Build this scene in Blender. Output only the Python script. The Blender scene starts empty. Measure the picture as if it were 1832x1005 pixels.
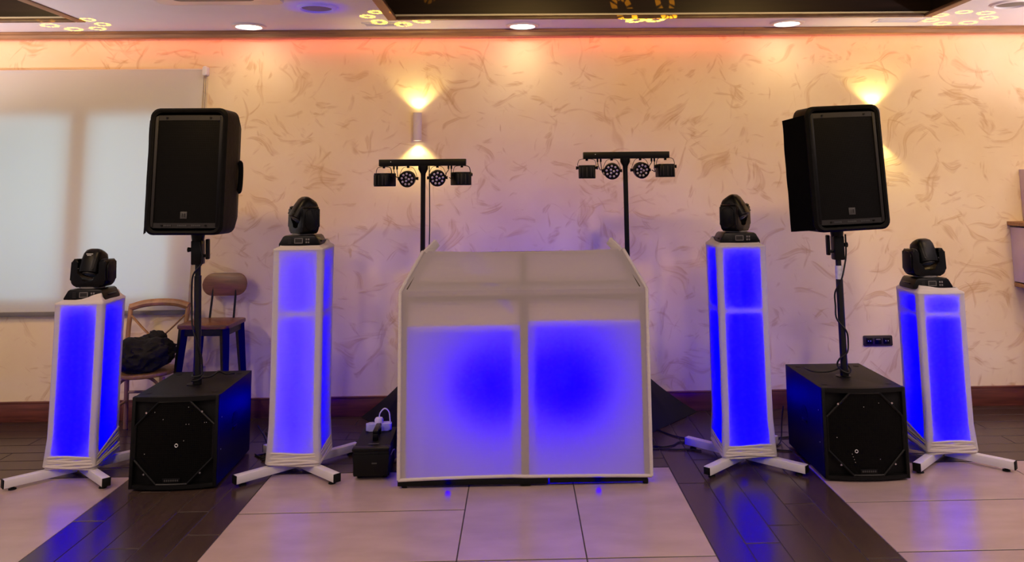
import bpy, bmesh, math, random
from mathutils import Matrix, Vector, noise
random.seed(7)
R = math.radians
S = bpy.context.scene
COL = S.collection

# ------------------------------------------------------------------ camera
cam = bpy.data.objects.new('camera', bpy.data.cameras.new('camera')); COL.objects.link(cam)
S.camera = cam
cam.data.sensor_width = 36; cam.data.lens = 1448.11 / 1832 * 36
cam.data.shift_x = -(958.97 - 916) / 1832
cam.data.shift_y = -(502.5 - 156.19) / 1832
cam.data.clip_start = .05
ex, ey, ez = Vector((.99973, -.02058, -.01071)), Vector((.00808, -.12403, .99225)), -Vector((.02175, .99207, .12383))
cam.matrix_world = Matrix(((ex.x, ey.x, ez.x, 0), (ex.y, ey.y, ez.y, 0), (ex.z, ey.z, ez.z, 1.691), (0, 0, 0, 1)))
S.view_settings.view_transform = 'Standard'; S.view_settings.look = 'None'
S.view_settings.gamma = 1; S.view_settings.use_curve_mapping = False
S.view_settings.exposure = 0.0
S.cycles.max_bounces = 6; S.cycles.diffuse_bounces = 3; S.cycles.glossy_bounces = 3; S.cycles.transmission_bounces = 4

# ------------------------------------------------------------------ light
W = bpy.data.worlds.new('hall'); S.world = W; W.use_nodes = True
W.node_tree.nodes['Background'].inputs[0].default_value = (.96, .80, .90, 1)
W.node_tree.nodes['Background'].inputs[1].default_value = .30
BLUE = (-.17, -.14, 1.0)       # a deep blue LED lies outside the sRGB gamut
WALL = 6.402; CEIL = 2.945

def lamp(name, kind, loc, energy, color, size=.05, rot=None, target=None, spot=None, blend=.3, sizey=None):
    l = bpy.data.lights.new(name, kind); l.energy = energy
    if min(color) < 0:
        l.use_nodes = True; nt = l.node_tree
        c = nt.nodes.new('ShaderNodeCombineXYZ')
        for i in range(3): c.inputs[i].default_value = color[i]
        nt.links.new(c.outputs[0], nt.nodes['Emission'].inputs[0])
    else: l.color = color
    if kind == 'AREA':
        l.size = size
        if sizey: l.shape = 'RECTANGLE'; l.size_y = sizey
    else: l.shadow_soft_size = size
    if spot: l.spot_size = R(spot); l.spot_blend = blend
    o = bpy.data.objects.new(name, l); COL.objects.link(o); o.location = loc
    if target is not None: o.rotation_euler = (Vector(target) - Vector(loc)).to_track_quat('-Z', 'Y').to_euler()
    elif rot: o.rotation_euler = rot
    return o

WARM = (1, .70, .36)
# daylight outside the window
lamp('window_daylight', 'AREA', (-3.48, 7.3, 1.75), 17, (.56, .90, 1.0), 2.0, rot=(R(-90), 0, 0), sizey=1.9)
# red LED tape behind the cornice
lamp('cornice_led_tape', 'AREA', (0, 6.325, 2.884), 8, (1, .13, .09), 9.6, rot=(R(40), 0, 0), sizey=.02)
# unseen fill lamps added at ceiling height to brighten the hall
for x in (-3.6, -1.6, 1.6, 3.6):
    for y in (.6, 2.4):
        lamp('hall_fill', 'SPOT', (x, y, CEIL - .02), 84, (1, .74, .58), .09, rot=(0, 0, 0), spot=165, blend=.5)
for x, y in ((-2.1, 4.3), (3.5, 4.3), (-3.9, 3.6)):
    lamp('hall_fill', 'SPOT', (x, y, CEIL - .02), 36, (1, .66, .34), .09, rot=(0, 0, 0), spot=165, blend=.5)
# unseen warm lamps added to brighten the upper back wall
for x, y, z in ((-4.0, 4.2, CEIL - .03), (-2.0, 4.2, CEIL - .03), (.1, 4.1, CEIL - .06), (2.0, 4.1, CEIL - .06), (4.0, 4.2, CEIL - .03)):
    lamp('wall_fill', 'SPOT', (x, y, z), 71, (1, .62, .19), .07, target=(x, WALL, 2.15), spot=100, blend=1.0)
# lamps added out of view at the sides to brighten the ceiling
for x in (-4.8, 4.8):
    for y in (5.2, 2.8):
        lamp('ceiling_fill', 'SPOT', (x, y, 1.9), 85 if y > 4 else 230, (1, .82, .80), .08, rot=(R(180), 0, 0), spot=160, blend=.4)
# blue uplighter behind the booth, thrown at the wall
lamp('booth_back_uplight', 'SPOT', (.05, 5.42, .95), 8.5, BLUE, .12, target=(.05, 6.4, .7), spot=160, blend=.8)
for x, e in ((-3.0, 1.8), (-1.55, 4.2), (1.50, 4.4), (2.95, 2.6)):  # low blue lamps added behind the totems to tint the wall lilac
    lamp('wall_tint_fill', 'POINT', (x, 5.80, .30), e, BLUE, .02)

# ------------------------------------------------------------------ materials
MATS = {}
def nodes(name):
    m = bpy.data.materials.new(name); m.use_nodes = True; MATS[name] = m
    nt = m.node_tree; return m, nt, nt.nodes['Principled BSDF']
def N(nt, t, **kw):
    n = nt.nodes.new(t)
    for k, v in kw.items(): setattr(n, k, v)
    return n
def mat(name, col, rough=.5, metal=0, spec=.5, var=0, vscale=8, bump=0, bscale=60, stretch=(1, 1, 1), emit=None, es=0, rnd=0, rlo=None):
    m, nt, b = nodes(name)
    b.inputs['Roughness'].default_value = rough; b.inputs['Metallic'].default_value = metal
    b.inputs['Specular IOR Level'].default_value = spec
    tc = N(nt, 'ShaderNodeTexCoord'); mp = N(nt, 'ShaderNodeMapping'); mp.inputs['Scale'].default_value = stretch
    nt.links.new(tc.outputs['Object'], mp.inputs[0])
    base = (*col, 1)
    b.inputs['Base Color'].default_value = base
    src = None
    if var:
        no = N(nt, 'ShaderNodeTexNoise'); no.inputs['Scale'].default_value = vscale; no.inputs['Detail'].default_value = 5
        nt.links.new(mp.outputs[0], no.inputs['Vector'])
        rp = N(nt, 'ShaderNodeValToRGB')
        rp.color_ramp.elements[0].position = .3; rp.color_ramp.elements[1].position = .7
        rp.color_ramp.elements[0].color = (*[c * (1 - var) for c in col], 1); rp.color_ramp.elements[1].color = (*[min(1, c * (1 + var)) for c in col], 1)
        nt.links.new(no.outputs[0], rp.inputs[0]); src = rp.outputs[0]
        if rnd:
            oi = N(nt, 'ShaderNodeObjectInfo'); ad = N(nt, 'ShaderNodeVectorMath'); ad.operation = 'SCALE'
            cb = N(nt, 'ShaderNodeVectorMath'); cb.operation = 'ADD'
            nt.links.new(oi.outputs['Random'], ad.inputs['Scale']); ad.inputs[0].default_value = (37, 19, 53)
            nt.links.new(tc.outputs['Object'], cb.inputs[0]); nt.links.new(ad.outputs[0], cb.inputs[1]); nt.links.new(cb.outputs[0], mp.inputs[0])
            hs = N(nt, 'ShaderNodeHueSaturation'); mr = N(nt, 'ShaderNodeMapRange')
            mr.inputs['To Min'].default_value = 1 - rnd; mr.inputs['To Max'].default_value = 1 + rnd
            nt.links.new(oi.outputs['Random'], mr.inputs[0]); nt.links.new(mr.outputs[0], hs.inputs['Value']); nt.links.new(src, hs.inputs['Color']); src = hs.outputs[0]
        nt.links.new(src, b.inputs['Base Color'])
    if bump:
        n2 = N(nt, 'ShaderNodeTexNoise'); n2.inputs['Scale'].default_value = bscale; n2.inputs['Detail'].default_value = 4
        nt.links.new(mp.outputs[0], n2.inputs['Vector'])
        bp = N(nt, 'ShaderNodeBump'); bp.inputs['Strength'].default_value = bump; bp.inputs['Distance'].default_value = .01
        nt.links.new(n2.outputs[0], bp.inputs['Height']); nt.links.new(bp.outputs[0], b.inputs['Normal'])
    if emit:
        b.inputs['Emission Color'].default_value = (*emit, 1); b.inputs['Emission Strength'].default_value = es
    return m

def wall_material():
    m, nt, b = nodes('plaster')
    b.inputs['Roughness'].default_value = .55; b.inputs['Specular IOR Level'].default_value = .3
    tc = N(nt, 'ShaderNodeTexCoord')
    base = N(nt, 'ShaderNodeTexNoise'); base.inputs['Scale'].default_value = 1.6; base.inputs['Detail'].default_value = 6
    nt.links.new(tc.outputs['Object'], base.inputs['Vector'])
    rp = N(nt, 'ShaderNodeValToRGB'); rp.color_ramp.elements[0].position = .35; rp.color_ramp.elements[1].position = .68
    rp.color_ramp.elements[0].color = (.80, .645, .385, 1); rp.color_ramp.elements[1].color = (.87, .745, .50, 1)
    nt.links.new(base.outputs[0], rp.inputs[0]); col = rp.outputs[0]
    hgt = None
    for k, (ang, off, thr) in enumerate([(35, (0, 0, 0), .628), (-50, (7.3, 0, 3.1), .62), (80, (13.7, 0, 9.9), .64), (10, (21.1, 0, 17.3), .62), (-20, (31.1, 0, 27.3), .64)]):
        # warp the coordinates, then stretch a noise along one direction: a trowel stroke
        wn = N(nt, 'ShaderNodeTexNoise'); wn.inputs['Scale'].default_value = 2.2; wn.inputs['Detail'].default_value = 1
        mo = N(nt, 'ShaderNodeVectorMath'); mo.operation = 'ADD'; mo.inputs[1].default_value = off
        nt.links.new(tc.outputs['Object'], mo.inputs[0]); nt.links.new(mo.outputs[0], wn.inputs['Vector'])
        sb = N(nt, 'ShaderNodeVectorMath'); sb.operation = 'SUBTRACT'; sb.inputs[1].default_value = (.5, .5, .5); nt.links.new(wn.outputs['Color'], sb.inputs[0])
        scn = N(nt, 'ShaderNodeVectorMath'); scn.operation = 'SCALE'; scn.inputs['Scale'].default_value = .55; nt.links.new(sb.outputs[0], scn.inputs[0])
        ad = N(nt, 'ShaderNodeVectorMath'); ad.operation = 'ADD'; nt.links.new(mo.outputs[0], ad.inputs[0]); nt.links.new(scn.outputs[0], ad.inputs[1])
        mp = N(nt, 'ShaderNodeMapping'); mp.vector_type = 'TEXTURE'
        mp.inputs['Rotation'].default_value = (0, R(ang), 0); mp.inputs['Scale'].default_value = (1.0, 1.0, .27)
        nt.links.new(ad.outputs[0], mp.inputs[0])
        big = N(nt, 'ShaderNodeTexNoise'); big.inputs['Scale'].default_value = 3.2; big.inputs['Detail'].default_value = 2.5; big.inputs['Roughness'].default_value = .55
        nt.links.new(mp.outputs[0], big.inputs['Vector'])
        st = N(nt, 'ShaderNodeMapRange'); st.inputs['From Min'].default_value = thr; st.inputs['From Max'].default_value = thr + .06
        nt.links.new(big.outputs[0], st.inputs[0])
        mp2 = N(nt, 'ShaderNodeMapping'); mp2.vector_type = 'TEXTURE'; mp2.inputs['Rotation'].default_value = (0, R(ang), 0); mp2.inputs['Scale'].default_value = (1.0, 1.0, .07)
        nt.links.new(ad.outputs[0], mp2.inputs[0])
        fib = N(nt, 'ShaderNodeTexNoise'); fib.inputs['Scale'].default_value = 7; fib.inputs['Detail'].default_value = 3
        nt.links.new(mp2.outputs[0], fib.inputs['Vector'])
        fr = N(nt, 'ShaderNodeMapRange'); fr.inputs['From Min'].default_value = .36; fr.inputs['From Max'].default_value = .62; fr.inputs['To Min'].default_value = .25
        nt.links.new(fib.outputs[0], fr.inputs[0])
        mu = N(nt, 'ShaderNodeMath'); mu.operation = 'MULTIPLY'; nt.links.new(st.outputs[0], mu.inputs[0]); nt.links.new(fr.outputs[0], mu.inputs[1])
        m2 = N(nt, 'ShaderNodeMath'); m2.operation = 'MULTIPLY'; m2.inputs[1].default_value = .52; nt.links.new(mu.outputs[0], m2.inputs[0])
        mx = N(nt, 'ShaderNodeMix'); mx.data_type = 'RGBA'
        nt.links.new(m2.outputs[0], mx.inputs['Factor']); nt.links.new(col, mx.inputs[6]); mx.inputs[7].default_value = (.56, .34, .14, 1)
        col = mx.outputs[2]
        if hgt is None: hgt = mu.outputs[0]
        else:
            a = N(nt, 'ShaderNodeMath'); a.operation = 'MAXIMUM'; nt.links.new(hgt, a.inputs[0]); nt.links.new(mu.outputs[0], a.inputs[1]); hgt = a.outputs[0]
    nt.links.new(col, b.inputs['Base Color'])
    bp = N(nt, 'ShaderNodeBump'); bp.inputs['Strength'].default_value = .25; bp.inputs['Distance'].default_value = .004
    nt.links.new(hgt, bp.inputs['Height']); nt.links.new(bp.outputs[0], b.inputs['Normal'])
    return m

def cloth_material(name, col, trans=.5, wr=0, tcol=None):
    m = bpy.data.materials.new(name); m.use_nodes = True; MATS[name] = m; nt = m.node_tree; nt.nodes.clear()
    d = N(nt, 'ShaderNodeBsdfDiffuse'); t = N(nt, 'ShaderNodeBsdfTranslucent'); mx = N(nt, 'ShaderNodeMixShader'); o = N(nt, 'ShaderNodeOutputMaterial')
    d.inputs[0].default_value = (*col, 1); t.inputs[0].default_value = (*(tcol or col), 1); mx.inputs[0].default_value = trans
    nt.links.new(d.outputs[0], mx.inputs[1]); nt.links.new(t.outputs[0], mx.inputs[2]); nt.links.new(mx.outputs[0], o.inputs[0])
    if wr:
        tc = N(nt, 'ShaderNodeTexCoord'); mp = N(nt, 'ShaderNodeMapping'); mp.inputs['Scale'].default_value = (4, 4, 34)
        no = N(nt, 'ShaderNodeTexNoise'); no.inputs['Scale'].default_value = 1; no.inputs['Detail'].default_value = 3
        bp = N(nt, 'ShaderNodeBump'); bp.inputs['Strength'].default_value = wr; bp.inputs['Distance'].default_value = .02
        nt.links.new(tc.outputs['Object'], mp.inputs[0]); nt.links.new(mp.outputs[0], no.inputs[0]); nt.links.new(no.outputs[0], bp.inputs['Height'])
        nt.links.new(bp.outputs[0], d.inputs['Normal']); nt.links.new(bp.outputs[0], t.inputs['Normal'])
    return m

def led_material(k):
    name = 'blue_led_%g' % k
    if name in MATS: return name
    m = bpy.data.materials.new(name); m.use_nodes = True; MATS[name] = m; nt = m.node_tree; nt.nodes.clear()
    e = N(nt, 'ShaderNodeEmission'); c = N(nt, 'ShaderNodeCombineXYZ'); o = N(nt, 'ShaderNodeOutputMaterial')
    for i in range(3): c.inputs[i].default_value = BLUE[i]
    e.inputs[1].default_value = k; nt.links.new(c.outputs[0], e.inputs[0]); nt.links.new(e.outputs[0], o.inputs[0])
    return name
def grille_material(name, scale, col=(.012, .012, .012)):
    m, nt, b = nodes(name)
    b.inputs['Roughness'].default_value = .5; b.inputs['Specular IOR Level'].default_value = .08
    tc = N(nt, 'ShaderNodeTexCoord'); mp = N(nt, 'ShaderNodeMapping'); mp.inputs['Scale'].default_value = (1, .001, 1)
    vo = N(nt, 'ShaderNodeTexVoronoi'); vo.inputs['Scale'].default_value = scale; vo.inputs['Randomness'].default_value = 0
    nt.links.new(tc.outputs['Object'], mp.inputs[0]); nt.links.new(mp.outputs[0], vo.inputs['Vector'])
    rp = N(nt, 'ShaderNodeValToRGB'); rp.color_ramp.elements[0].position = .34; rp.color_ramp.elements[1].position = .40
    rp.color_ramp.elements[0].color = (.001, .001, .001, 1); rp.color_ramp.elements[1].color = (*col, 1)
    nt.links.new(vo.outputs['Distance'], rp.inputs[0]); nt.links.new(rp.outputs[0], b.inputs['Base Color'])
    bp = N(nt, 'ShaderNodeBump'); bp.inputs['Strength'].default_value = .5; bp.inputs['Distance'].default_value = .003
    nt.links.new(vo.outputs['Distance'], bp.inputs['Height']); nt.links.new(bp.outputs[0], b.inputs['Normal'])
    return m

wall_material()
mat('ceiling_white', (.90, .87, .90), .6, var=.03, vscale=2)
mat('tile', (.42, .31, .285), .24, spec=.5, var=.10, vscale=3.2, rnd=.05, bump=.02, bscale=12, stretch=(1, 2.2, 1))
mat('plank', (.048, .029, .023), .25, spec=.5, var=.20, vscale=7, rnd=.14, bump=.008, bscale=20, stretch=(6, .6, 1))
mat('grout', (.05, .04, .035), .8)
mat('cornice_wood', (.34, .18, .085), .35, var=.25, vscale=6, stretch=(.6, 6, 8))
mat('base_wood', (.13, .036, .022), .35, var=.35, vscale=5, stretch=(.7, 6, 9))
mat('coffer_wood', (.016, .0065, .0045), .4, var=.35, vscale=4, stretch=(.6, 2, 8))
mat('moulding_wood', (.12, .065, .042), .4, var=.3, vscale=5, stretch=(3, .6, 5))
mat('chair_oak', (.30, .155, .065), .38, var=.25, vscale=8, stretch=(3, 3, .8), bump=.03)
mat('seat_walnut', (.16, .062, .03), .35, var=.3, vscale=8, stretch=(1, 6, 6))
mat('shelf_oak', (.34, .17, .06), .4, var=.3, vscale=9, stretch=(1, 5, 8))
mat('dark_steel', (0.007, 0.007, 0.0077), .42, spec=0.35, metal=.2, bump=.02)
mat('black_metal', (.002, .002, .0021), .42, spec=.2, var=.1, bump=.02, bscale=150)
mat('black_paint', (.002, .002, .0021), .55, spec=.2, var=.15, vscale=40, bump=.12, bscale=260)
mat('black_plastic', (.002, .002, .0021), .36, spec=.2, var=.1, vscale=20)
mat('grey_plastic', (.016, .015, .015), .5, spec=.3, var=.1)
mat('soft_grey', (.16, .15, .15), .5, var=.1)
mat('black_nylon', (.002, .002, .0021), .62, spec=.12, var=.2, vscale=18, bump=.25, bscale=22)
mat('black_cloth', (.009, .009, .012), .8, spec=.25, var=.25, vscale=12, bump=.3, bscale=30)
mat('black_spandex', (0.006, 0.006, 0.0066), .7, spec=0.2, var=.15, vscale=9)
mat('rubber', (.002, .002, .0021), .6, spec=.2, var=.1)
mat('cable', (0.006, 0.006, 0.0066), .5, spec=0.3, var=.1)
mat('white_powder', (.62, .59, .60), .4, var=.04)
mat('booth_frame', (.06, .045, .03), .5, var=.08)
mat('white_plastic', (.75, .72, .72), .35, var=.03)
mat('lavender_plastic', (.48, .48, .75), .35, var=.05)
mat('chrome', (.6, .6, .62), .2, metal=1, var=.05)
mat('steel_dot', (.7, .7, .7), .3, metal=.6, var=.05)
mat('lens_glass', (.05, .07, .13), .08, spec=.8, var=.1)
mat('led_lens', (.42, .38, .50), .18, spec=.8, var=.1)
mat('paper', (.6, .6, .62), .6, var=.15, vscale=60)
mat('sconce_white', (.66, .58, .56), .4, var=.03)
mat('socket_brown', (.022, .012, .012), .4, var=.1)
mat('window_frame', (.75, .66, .64), .4, var=.05)
mat('glass', (.9, .95, .95), .05, var=.01)
g = MATS['glass'].node_tree.nodes['Principled BSDF']; g.inputs['Transmission Weight'].default_value = 1; g.inputs['IOR'].default_value = 1.02
mat('lamp_lens', (1, .95, .85), .4, var=.01, emit=(1, .92, .78), es=12)
mat('sconce_lens', (1, .9, .7), .4, var=.01, emit=(1, .86, .5), es=14)
mat('stage_plaster', (.62, .52, .55), .6, var=.06, vscale=4)
mat('print_white', (.55, .55, .55), .5, var=.05)
mat('print_grey', (.045, .045, .045), .5, var=.05)
grille_material('sub_grille', 95, (.0025, .0025, .0022)); grille_material('speaker_grille', 220, (.002, .0018, .0015))
cloth_material('lycra', (.72, .67, .64), .50, .12, (.80, .80, .86))
cloth_material('booth_lycra', (.60, .53, .52), .45, .05, (.75, .75, .82))
cloth_material('blind_fabric', (.86, .84, .82), .45, 0, (.76, .84, .88))
cloth_material('cuff_lycra', (.66, .60, .57), .15, .4)

# ------------------------------------------------------------------ mesh helpers
def box(bm, c, s, rot=None, bevel=0, seg=2):
    M = Matrix.Translation(c) @ (rot.to_4x4() if rot else Matrix()) @ Matrix.Diagonal((*s, 1))
    r = bmesh.ops.create_cube(bm, size=1, matrix=M)
    if bevel:
        es = {e for v in r['verts'] for e in v.link_edges}
        bmesh.ops.bevel(bm, geom=list(es), offset=bevel, segments=seg, profile=.5, affect='EDGES')
    return bm
def frame_of(d):
    d = d.normalized(); a = Vector((0, 0, 1)) if abs(d.z) < .9 else Vector((1, 0, 0))
    x = a.cross(d).normalized(); return x, d.cross(x)
def tube(bm, pts, r, n=8, caps=True, flat=1.0):
    pts = [Vector(p) for p in pts]; rings = []
    rs = r if isinstance(r, (list, tuple)) else [r] * len(pts)
    px = None
    for i, p in enumerate(pts):
        d = (pts[min(i + 1, len(pts) - 1)] - pts[max(i - 1, 0)])
        if d.length < 1e-6: d = Vector((0, 0, 1))
        d.normalize()
        if px is None: x, y = frame_of(d)
        else:
            x = px - d * px.dot(d)
            if x.length < 1e-4: x, y = frame_of(d)
            x.normalize(); y = d.cross(x)
        px = x
        rings.append([bm.verts.new(p + (x * math.cos(2 * math.pi * k / n) + y * math.sin(2 * math.pi * k / n) * flat) * rs[i]) for k in range(n)])
    for a, b in zip(rings, rings[1:]):
        for k in range(n): bm.faces.new((a[k], a[(k + 1) % n], b[(k + 1) % n], b[k]))
    if caps: bm.faces.new(rings[0][::-1]); bm.faces.new(rings[-1])
    return bm
def cyl(bm, a, b, r, r2=None, n=20):
    return tube(bm, [a, b], [r, r if r2 is None else r2], n)
def lathe(bm, prof, n=24, M=Matrix(), caps=True):
    rings = [[bm.verts.new(M @ Vector((r * math.cos(2 * math.pi * k / n), r * math.sin(2 * math.pi * k / n), z))) for k in range(n)] for r, z in prof]
    for a, b in zip(rings, rings[1:]):
        for k in range(n): bm.faces.new((a[k], a[(k + 1) % n], b[(k + 1) % n], b[k]))
    if caps: bm.faces.new(rings[0][::-1]); bm.faces.new(rings[-1])
    return bm
def prism(bm, poly, d0, d1, axis='y', bevel=0, M=Matrix()):
    f = {'y': lambda a, b, d: Vector((a, d, b)), 'x': lambda a, b, d: Vector((d, a, b)), 'z': lambda a, b, d: Vector((a, b, d))}[axis]
    A = [bm.verts.new(M @ f(a, b, d0)) for a, b in poly]; B = [bm.verts.new(M @ f(a, b, d1)) for a, b in poly]
    n = len(poly); fs = [bm.faces.new(A), bm.faces.new(B[::-1])]
    for k in range(n): bm.faces.new((A[k], B[k], B[(k + 1) % n], A[(k + 1) % n]))
    if bevel:
        es = [e for f_ in fs for e in f_.edges]
        bmesh.ops.bevel(bm, geom=es, offset=bevel, segments=2, profile=.5, affect='EDGES')
    return bm
def sheet(bm, fn, nu, nv, close_u=False):
    g = [[bm.verts.new(fn(i / nu, j / nv)) for i in range(nu + (0 if close_u else 1))] for j in range(nv + 1)]
    m = len(g[0])
    for j in range(nv):
        for i in range(nu): bm.faces.new((g[j][i], g[j][(i + 1) % m], g[j + 1][(i + 1) % m], g[j + 1][i]))
    return bm
def rrect(w, h, r, n=5, cx=0, cy=0):
    out = []
    for sx, sy, a0 in ((1, 1, 0), (-1, 1, 90), (-1, -1, 180), (1, -1, 270)):
        for k in range(n + 1):
            a = R(a0 + 90 * k / n); out.append((cx + sx * (w / 2 - r) + r * math.cos(a), cy + sy * (h / 2 - r) + r * math.sin(a)))
    return out
def mesh(name, bm, m, smooth=None):
    bmesh.ops.recalc_face_normals(bm, faces=bm.faces)
    me = bpy.data.meshes.new(name); bm.to_mesh(me); bm.free()
    me.materials.append(MATS[m])
    if smooth:
        for p in me.polygons: p.use_smooth = True
        try: me.set_sharp_from_angle(angle=R(smooth))
        except Exception: pass
    return me
def obj(name, bm, m, parent=None, smooth=35, loc=None, kind=None, label=None, cat=None, group=None):
    me = bm if isinstance(bm, bpy.types.Mesh) else mesh(name, bm, m, smooth)
    o = bpy.data.objects.new(name, me); COL.objects.link(o)
    if parent: o.parent = parent
    if loc is not None: o.location = loc
    for k, v in (('kind', kind), ('label', label), ('category', cat), ('group', group)):
        if v: o[k] = v
    return o
def thing(name, label, cat, loc=(0, 0, 0), rotz=0, group=None, kind=None):
    o = bpy.data.objects.new(name, None); COL.objects.link(o); o.location = loc; o.rotation_euler = (0, 0, rotz)
    o.empty_display_size = .05
    if label: o['label'] = label
    if cat: o['category'] = cat
    if group: o['group'] = group
    if kind: o['kind'] = kind
    return o
def B(): return bmesh.new()
def qbox(name, c, s, m, parent=None, bevel=.004, rot=None, **kw): return obj(name, box(B(), c, s, rot, bevel), m, parent, **kw)
def smooth_path(pts, k=6):
    P = [Vector(p) for p in pts]; P = [P[0] * 2 - P[1]] + P + [P[-1] * 2 - P[-2]]; out = []
    for i in range(1, len(P) - 2):
        a, b, c, d = P[i - 1:i + 3]
        for j in range(k):
            t = j / k; out.append(.5 * ((2 * b) + (c - a) * t + (2 * a - 5 * b + 4 * c - d) * t * t + (3 * b - a - 3 * c + d) * t ** 3))
    out.append(P[-2]); return out
def eul(x=0, y=0, z=0): return Matrix.Rotation(R(z), 3, 'Z') @ Matrix.Rotation(R(y), 3, 'Y') @ Matrix.Rotation(R(x), 3, 'X')

# ------------------------------------------------------------------ floor
XA, XC, XD, XB = -1.502, -.302, .298, .898
XE, XF, Y0 = -2.334, 1.739, 5.159
fl = qbox('floor', (0, 2.2, -.0475), (11, 9.2, .09), 'grout', bevel=0, kind='structure')
GAP = .006
TM = {}
def tile(x0, x1, y0, y1):
    w, h = round(x1 - x0, 3), round(y1 - y0, 3)
    if (w, h) not in TM: TM[(w, h)] = mesh('tile', box(B(), (0, 0, -.01), (w - GAP, h - .012, .02), bevel=.0012, seg=1), 'tile')
    obj('tile', TM[(w, h)], None, fl, loc=((x0 + x1) / 2, (y0 + y1) / 2, 0))
PM = {}
def plank(x0, x1, y0, y1):
    along_x = (x1 - x0) > (y1 - y0)
    L, w = (x1 - x0, y1 - y0) if along_x else (y1 - y0, x1 - x0)
    key = (round(L, 3), round(w, 3), along_x)
    if key not in PM: PM[key] = mesh('plank', box(B(), (0, 0, -.01), (w - (.009 if along_x else .005), L - (.005 if along_x else .010), .02), bevel=.001, seg=1), 'plank')
    o = obj('plank', PM[key], None, fl, loc=((x0 + x1) / 2, (y0 + y1) / 2, 0))
    if along_x: o.rotation_euler = (0, 0, R(90))
for k in range(3):
    t = Y0 - 1.2 * k
    for j in (0, 1): tile(XA, XC, t - .6 * (j + 1), t - .6 * j)
    tile(XC, XD, t - 1.2, t); tile(XD, XB, t - 1.2, t)
    for n in (0, 1, 2):
        tile(XE - 1.2 * (n + 1), XE - 1.2 * n, t - 1.2, t)
        for j in (0, 1): tile(XF + 1.2 * n, XF + 1.2 * (n + 1), t - .6 * (j + 1), t - .6 * j)
def strip(x0, x1, offs):
    w = (x1 - x0) / 5
    for i in range(5):
        y = offs[i]
        while y < WALL:
            a, b = max(y, 1.56), min(y + 1.2, WALL)
            if b > a + .02: plank(x0 + i * w, x0 + (i + 1) * w, a, b)
            y += 1.2
strip(XB, XF, [1.28, 1.68 - 1.2, 1.88 - 1.2 + .0, .95, 1.5])
strip(XE, XA, [.9, 1.3, .56, 1.0, .7])
rw = .1645
for zx0, zx1 in ((-5.2, XE), (XA, XB), (XF, 5.2)):
    for i in range(8):
        a, b = Y0 + rw * i, min(Y0 + rw * (i + 1), WALL)
        if b - a < .03: continue
        x = (-3.345 if zx0 < -5 else zx0 + .3) + (.62 if i % 2 else 0) - 3.6
        while x < zx1:
            u, v_ = max(x, zx0), min(x + 1.2, zx1)
            if v_ > u + .02: plank(u, v_, a, b)
            x += 1.2

# ------------------------------------------------------------------ back wall, window, trim
OX0, OX1, OZ0, OZ1 = -4.35, -2.66, .86, 2.335
bm = B()
for x0, x1, z0, z1 in ((-5.5, OX0, 0, 3.05), (OX1, 5.5, 0, 3.05), (OX0, OX1, 0, OZ0), (OX0, OX1, OZ1, 3.05)):
    box(bm, ((x0 + x1) / 2, WALL + .11, (z0 + z1) / 2), (x1 - x0, .22, z1 - z0))
obj('wall_back', bm, 'plaster', kind='structure')
bb = thing('baseboard_back', None, None, (0, 0, 0), kind='structure')
x = -5.4
for L in (2.4, 2.4, 2.4, 2.4, 1.2):
    qbox('board', (x + L / 2, WALL - .009, .066), (L - .002, .018, .132), 'base_wood', bb, bevel=.002)
    qbox('cap_strip', (x + L / 2, WALL - .011, .139), (L - .002, .022, .014), 'base_wood', bb, bevel=.003); x += L
tr = thing('trim_1', None, None, kind='structure')
prof = [(WALL, 2.945), (WALL - .11, 2.945), (WALL - .115, 2.928), (WALL - .098, 2.920), (WALL - .092, 2.898), (WALL - .07, 2.888), (WALL - .045, 2.888), (WALL - .045, 2.93), (WALL, 2.93)]
x = -5.4
for L in (3.6, 3.6, 3.6):
    obj('cornice', prism(B(), prof, x, x + L - .002, 'x'), 'cornice_wood', tr); x += L

wi = thing('window_1', None, None, (0, WALL + .045, 0), kind='structure')
fb = B()
for x0, x1, z0, z1 in ((OX0, OX0 + .06, OZ0, OZ1), (OX1 - .05, OX1, OZ0, OZ1), (OX0, OX1, OZ0, OZ0 + .05), (OX0, OX1, OZ1 - .05, OZ1)):
    box(fb, ((x0 + x1) / 2, 0, (z0 + z1) / 2), (x1 - x0, .06, z1 - z0), bevel=.004)
obj('window_frame', fb, 'window_frame', wi)
qbox('mullion', (-3.425, -.005, (OZ0 + OZ1) / 2), (.15, .07, OZ1 - OZ0 - .1), 'window_frame', wi)
hd = qbox('window_handle', (-3.43, -.048, 1.52), (.022, .016, .14), 'white_plastic', wi)
for x0, x1 in ((OX0 + .06, -3.5), (-3.35, OX1 - .05)):
    qbox('pane', ((x0 + x1) / 2, 0, (OZ0 + OZ1) / 2), (x1 - x0, .006, OZ1 - OZ0 - .1), 'glass', wi, bevel=0)

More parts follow.
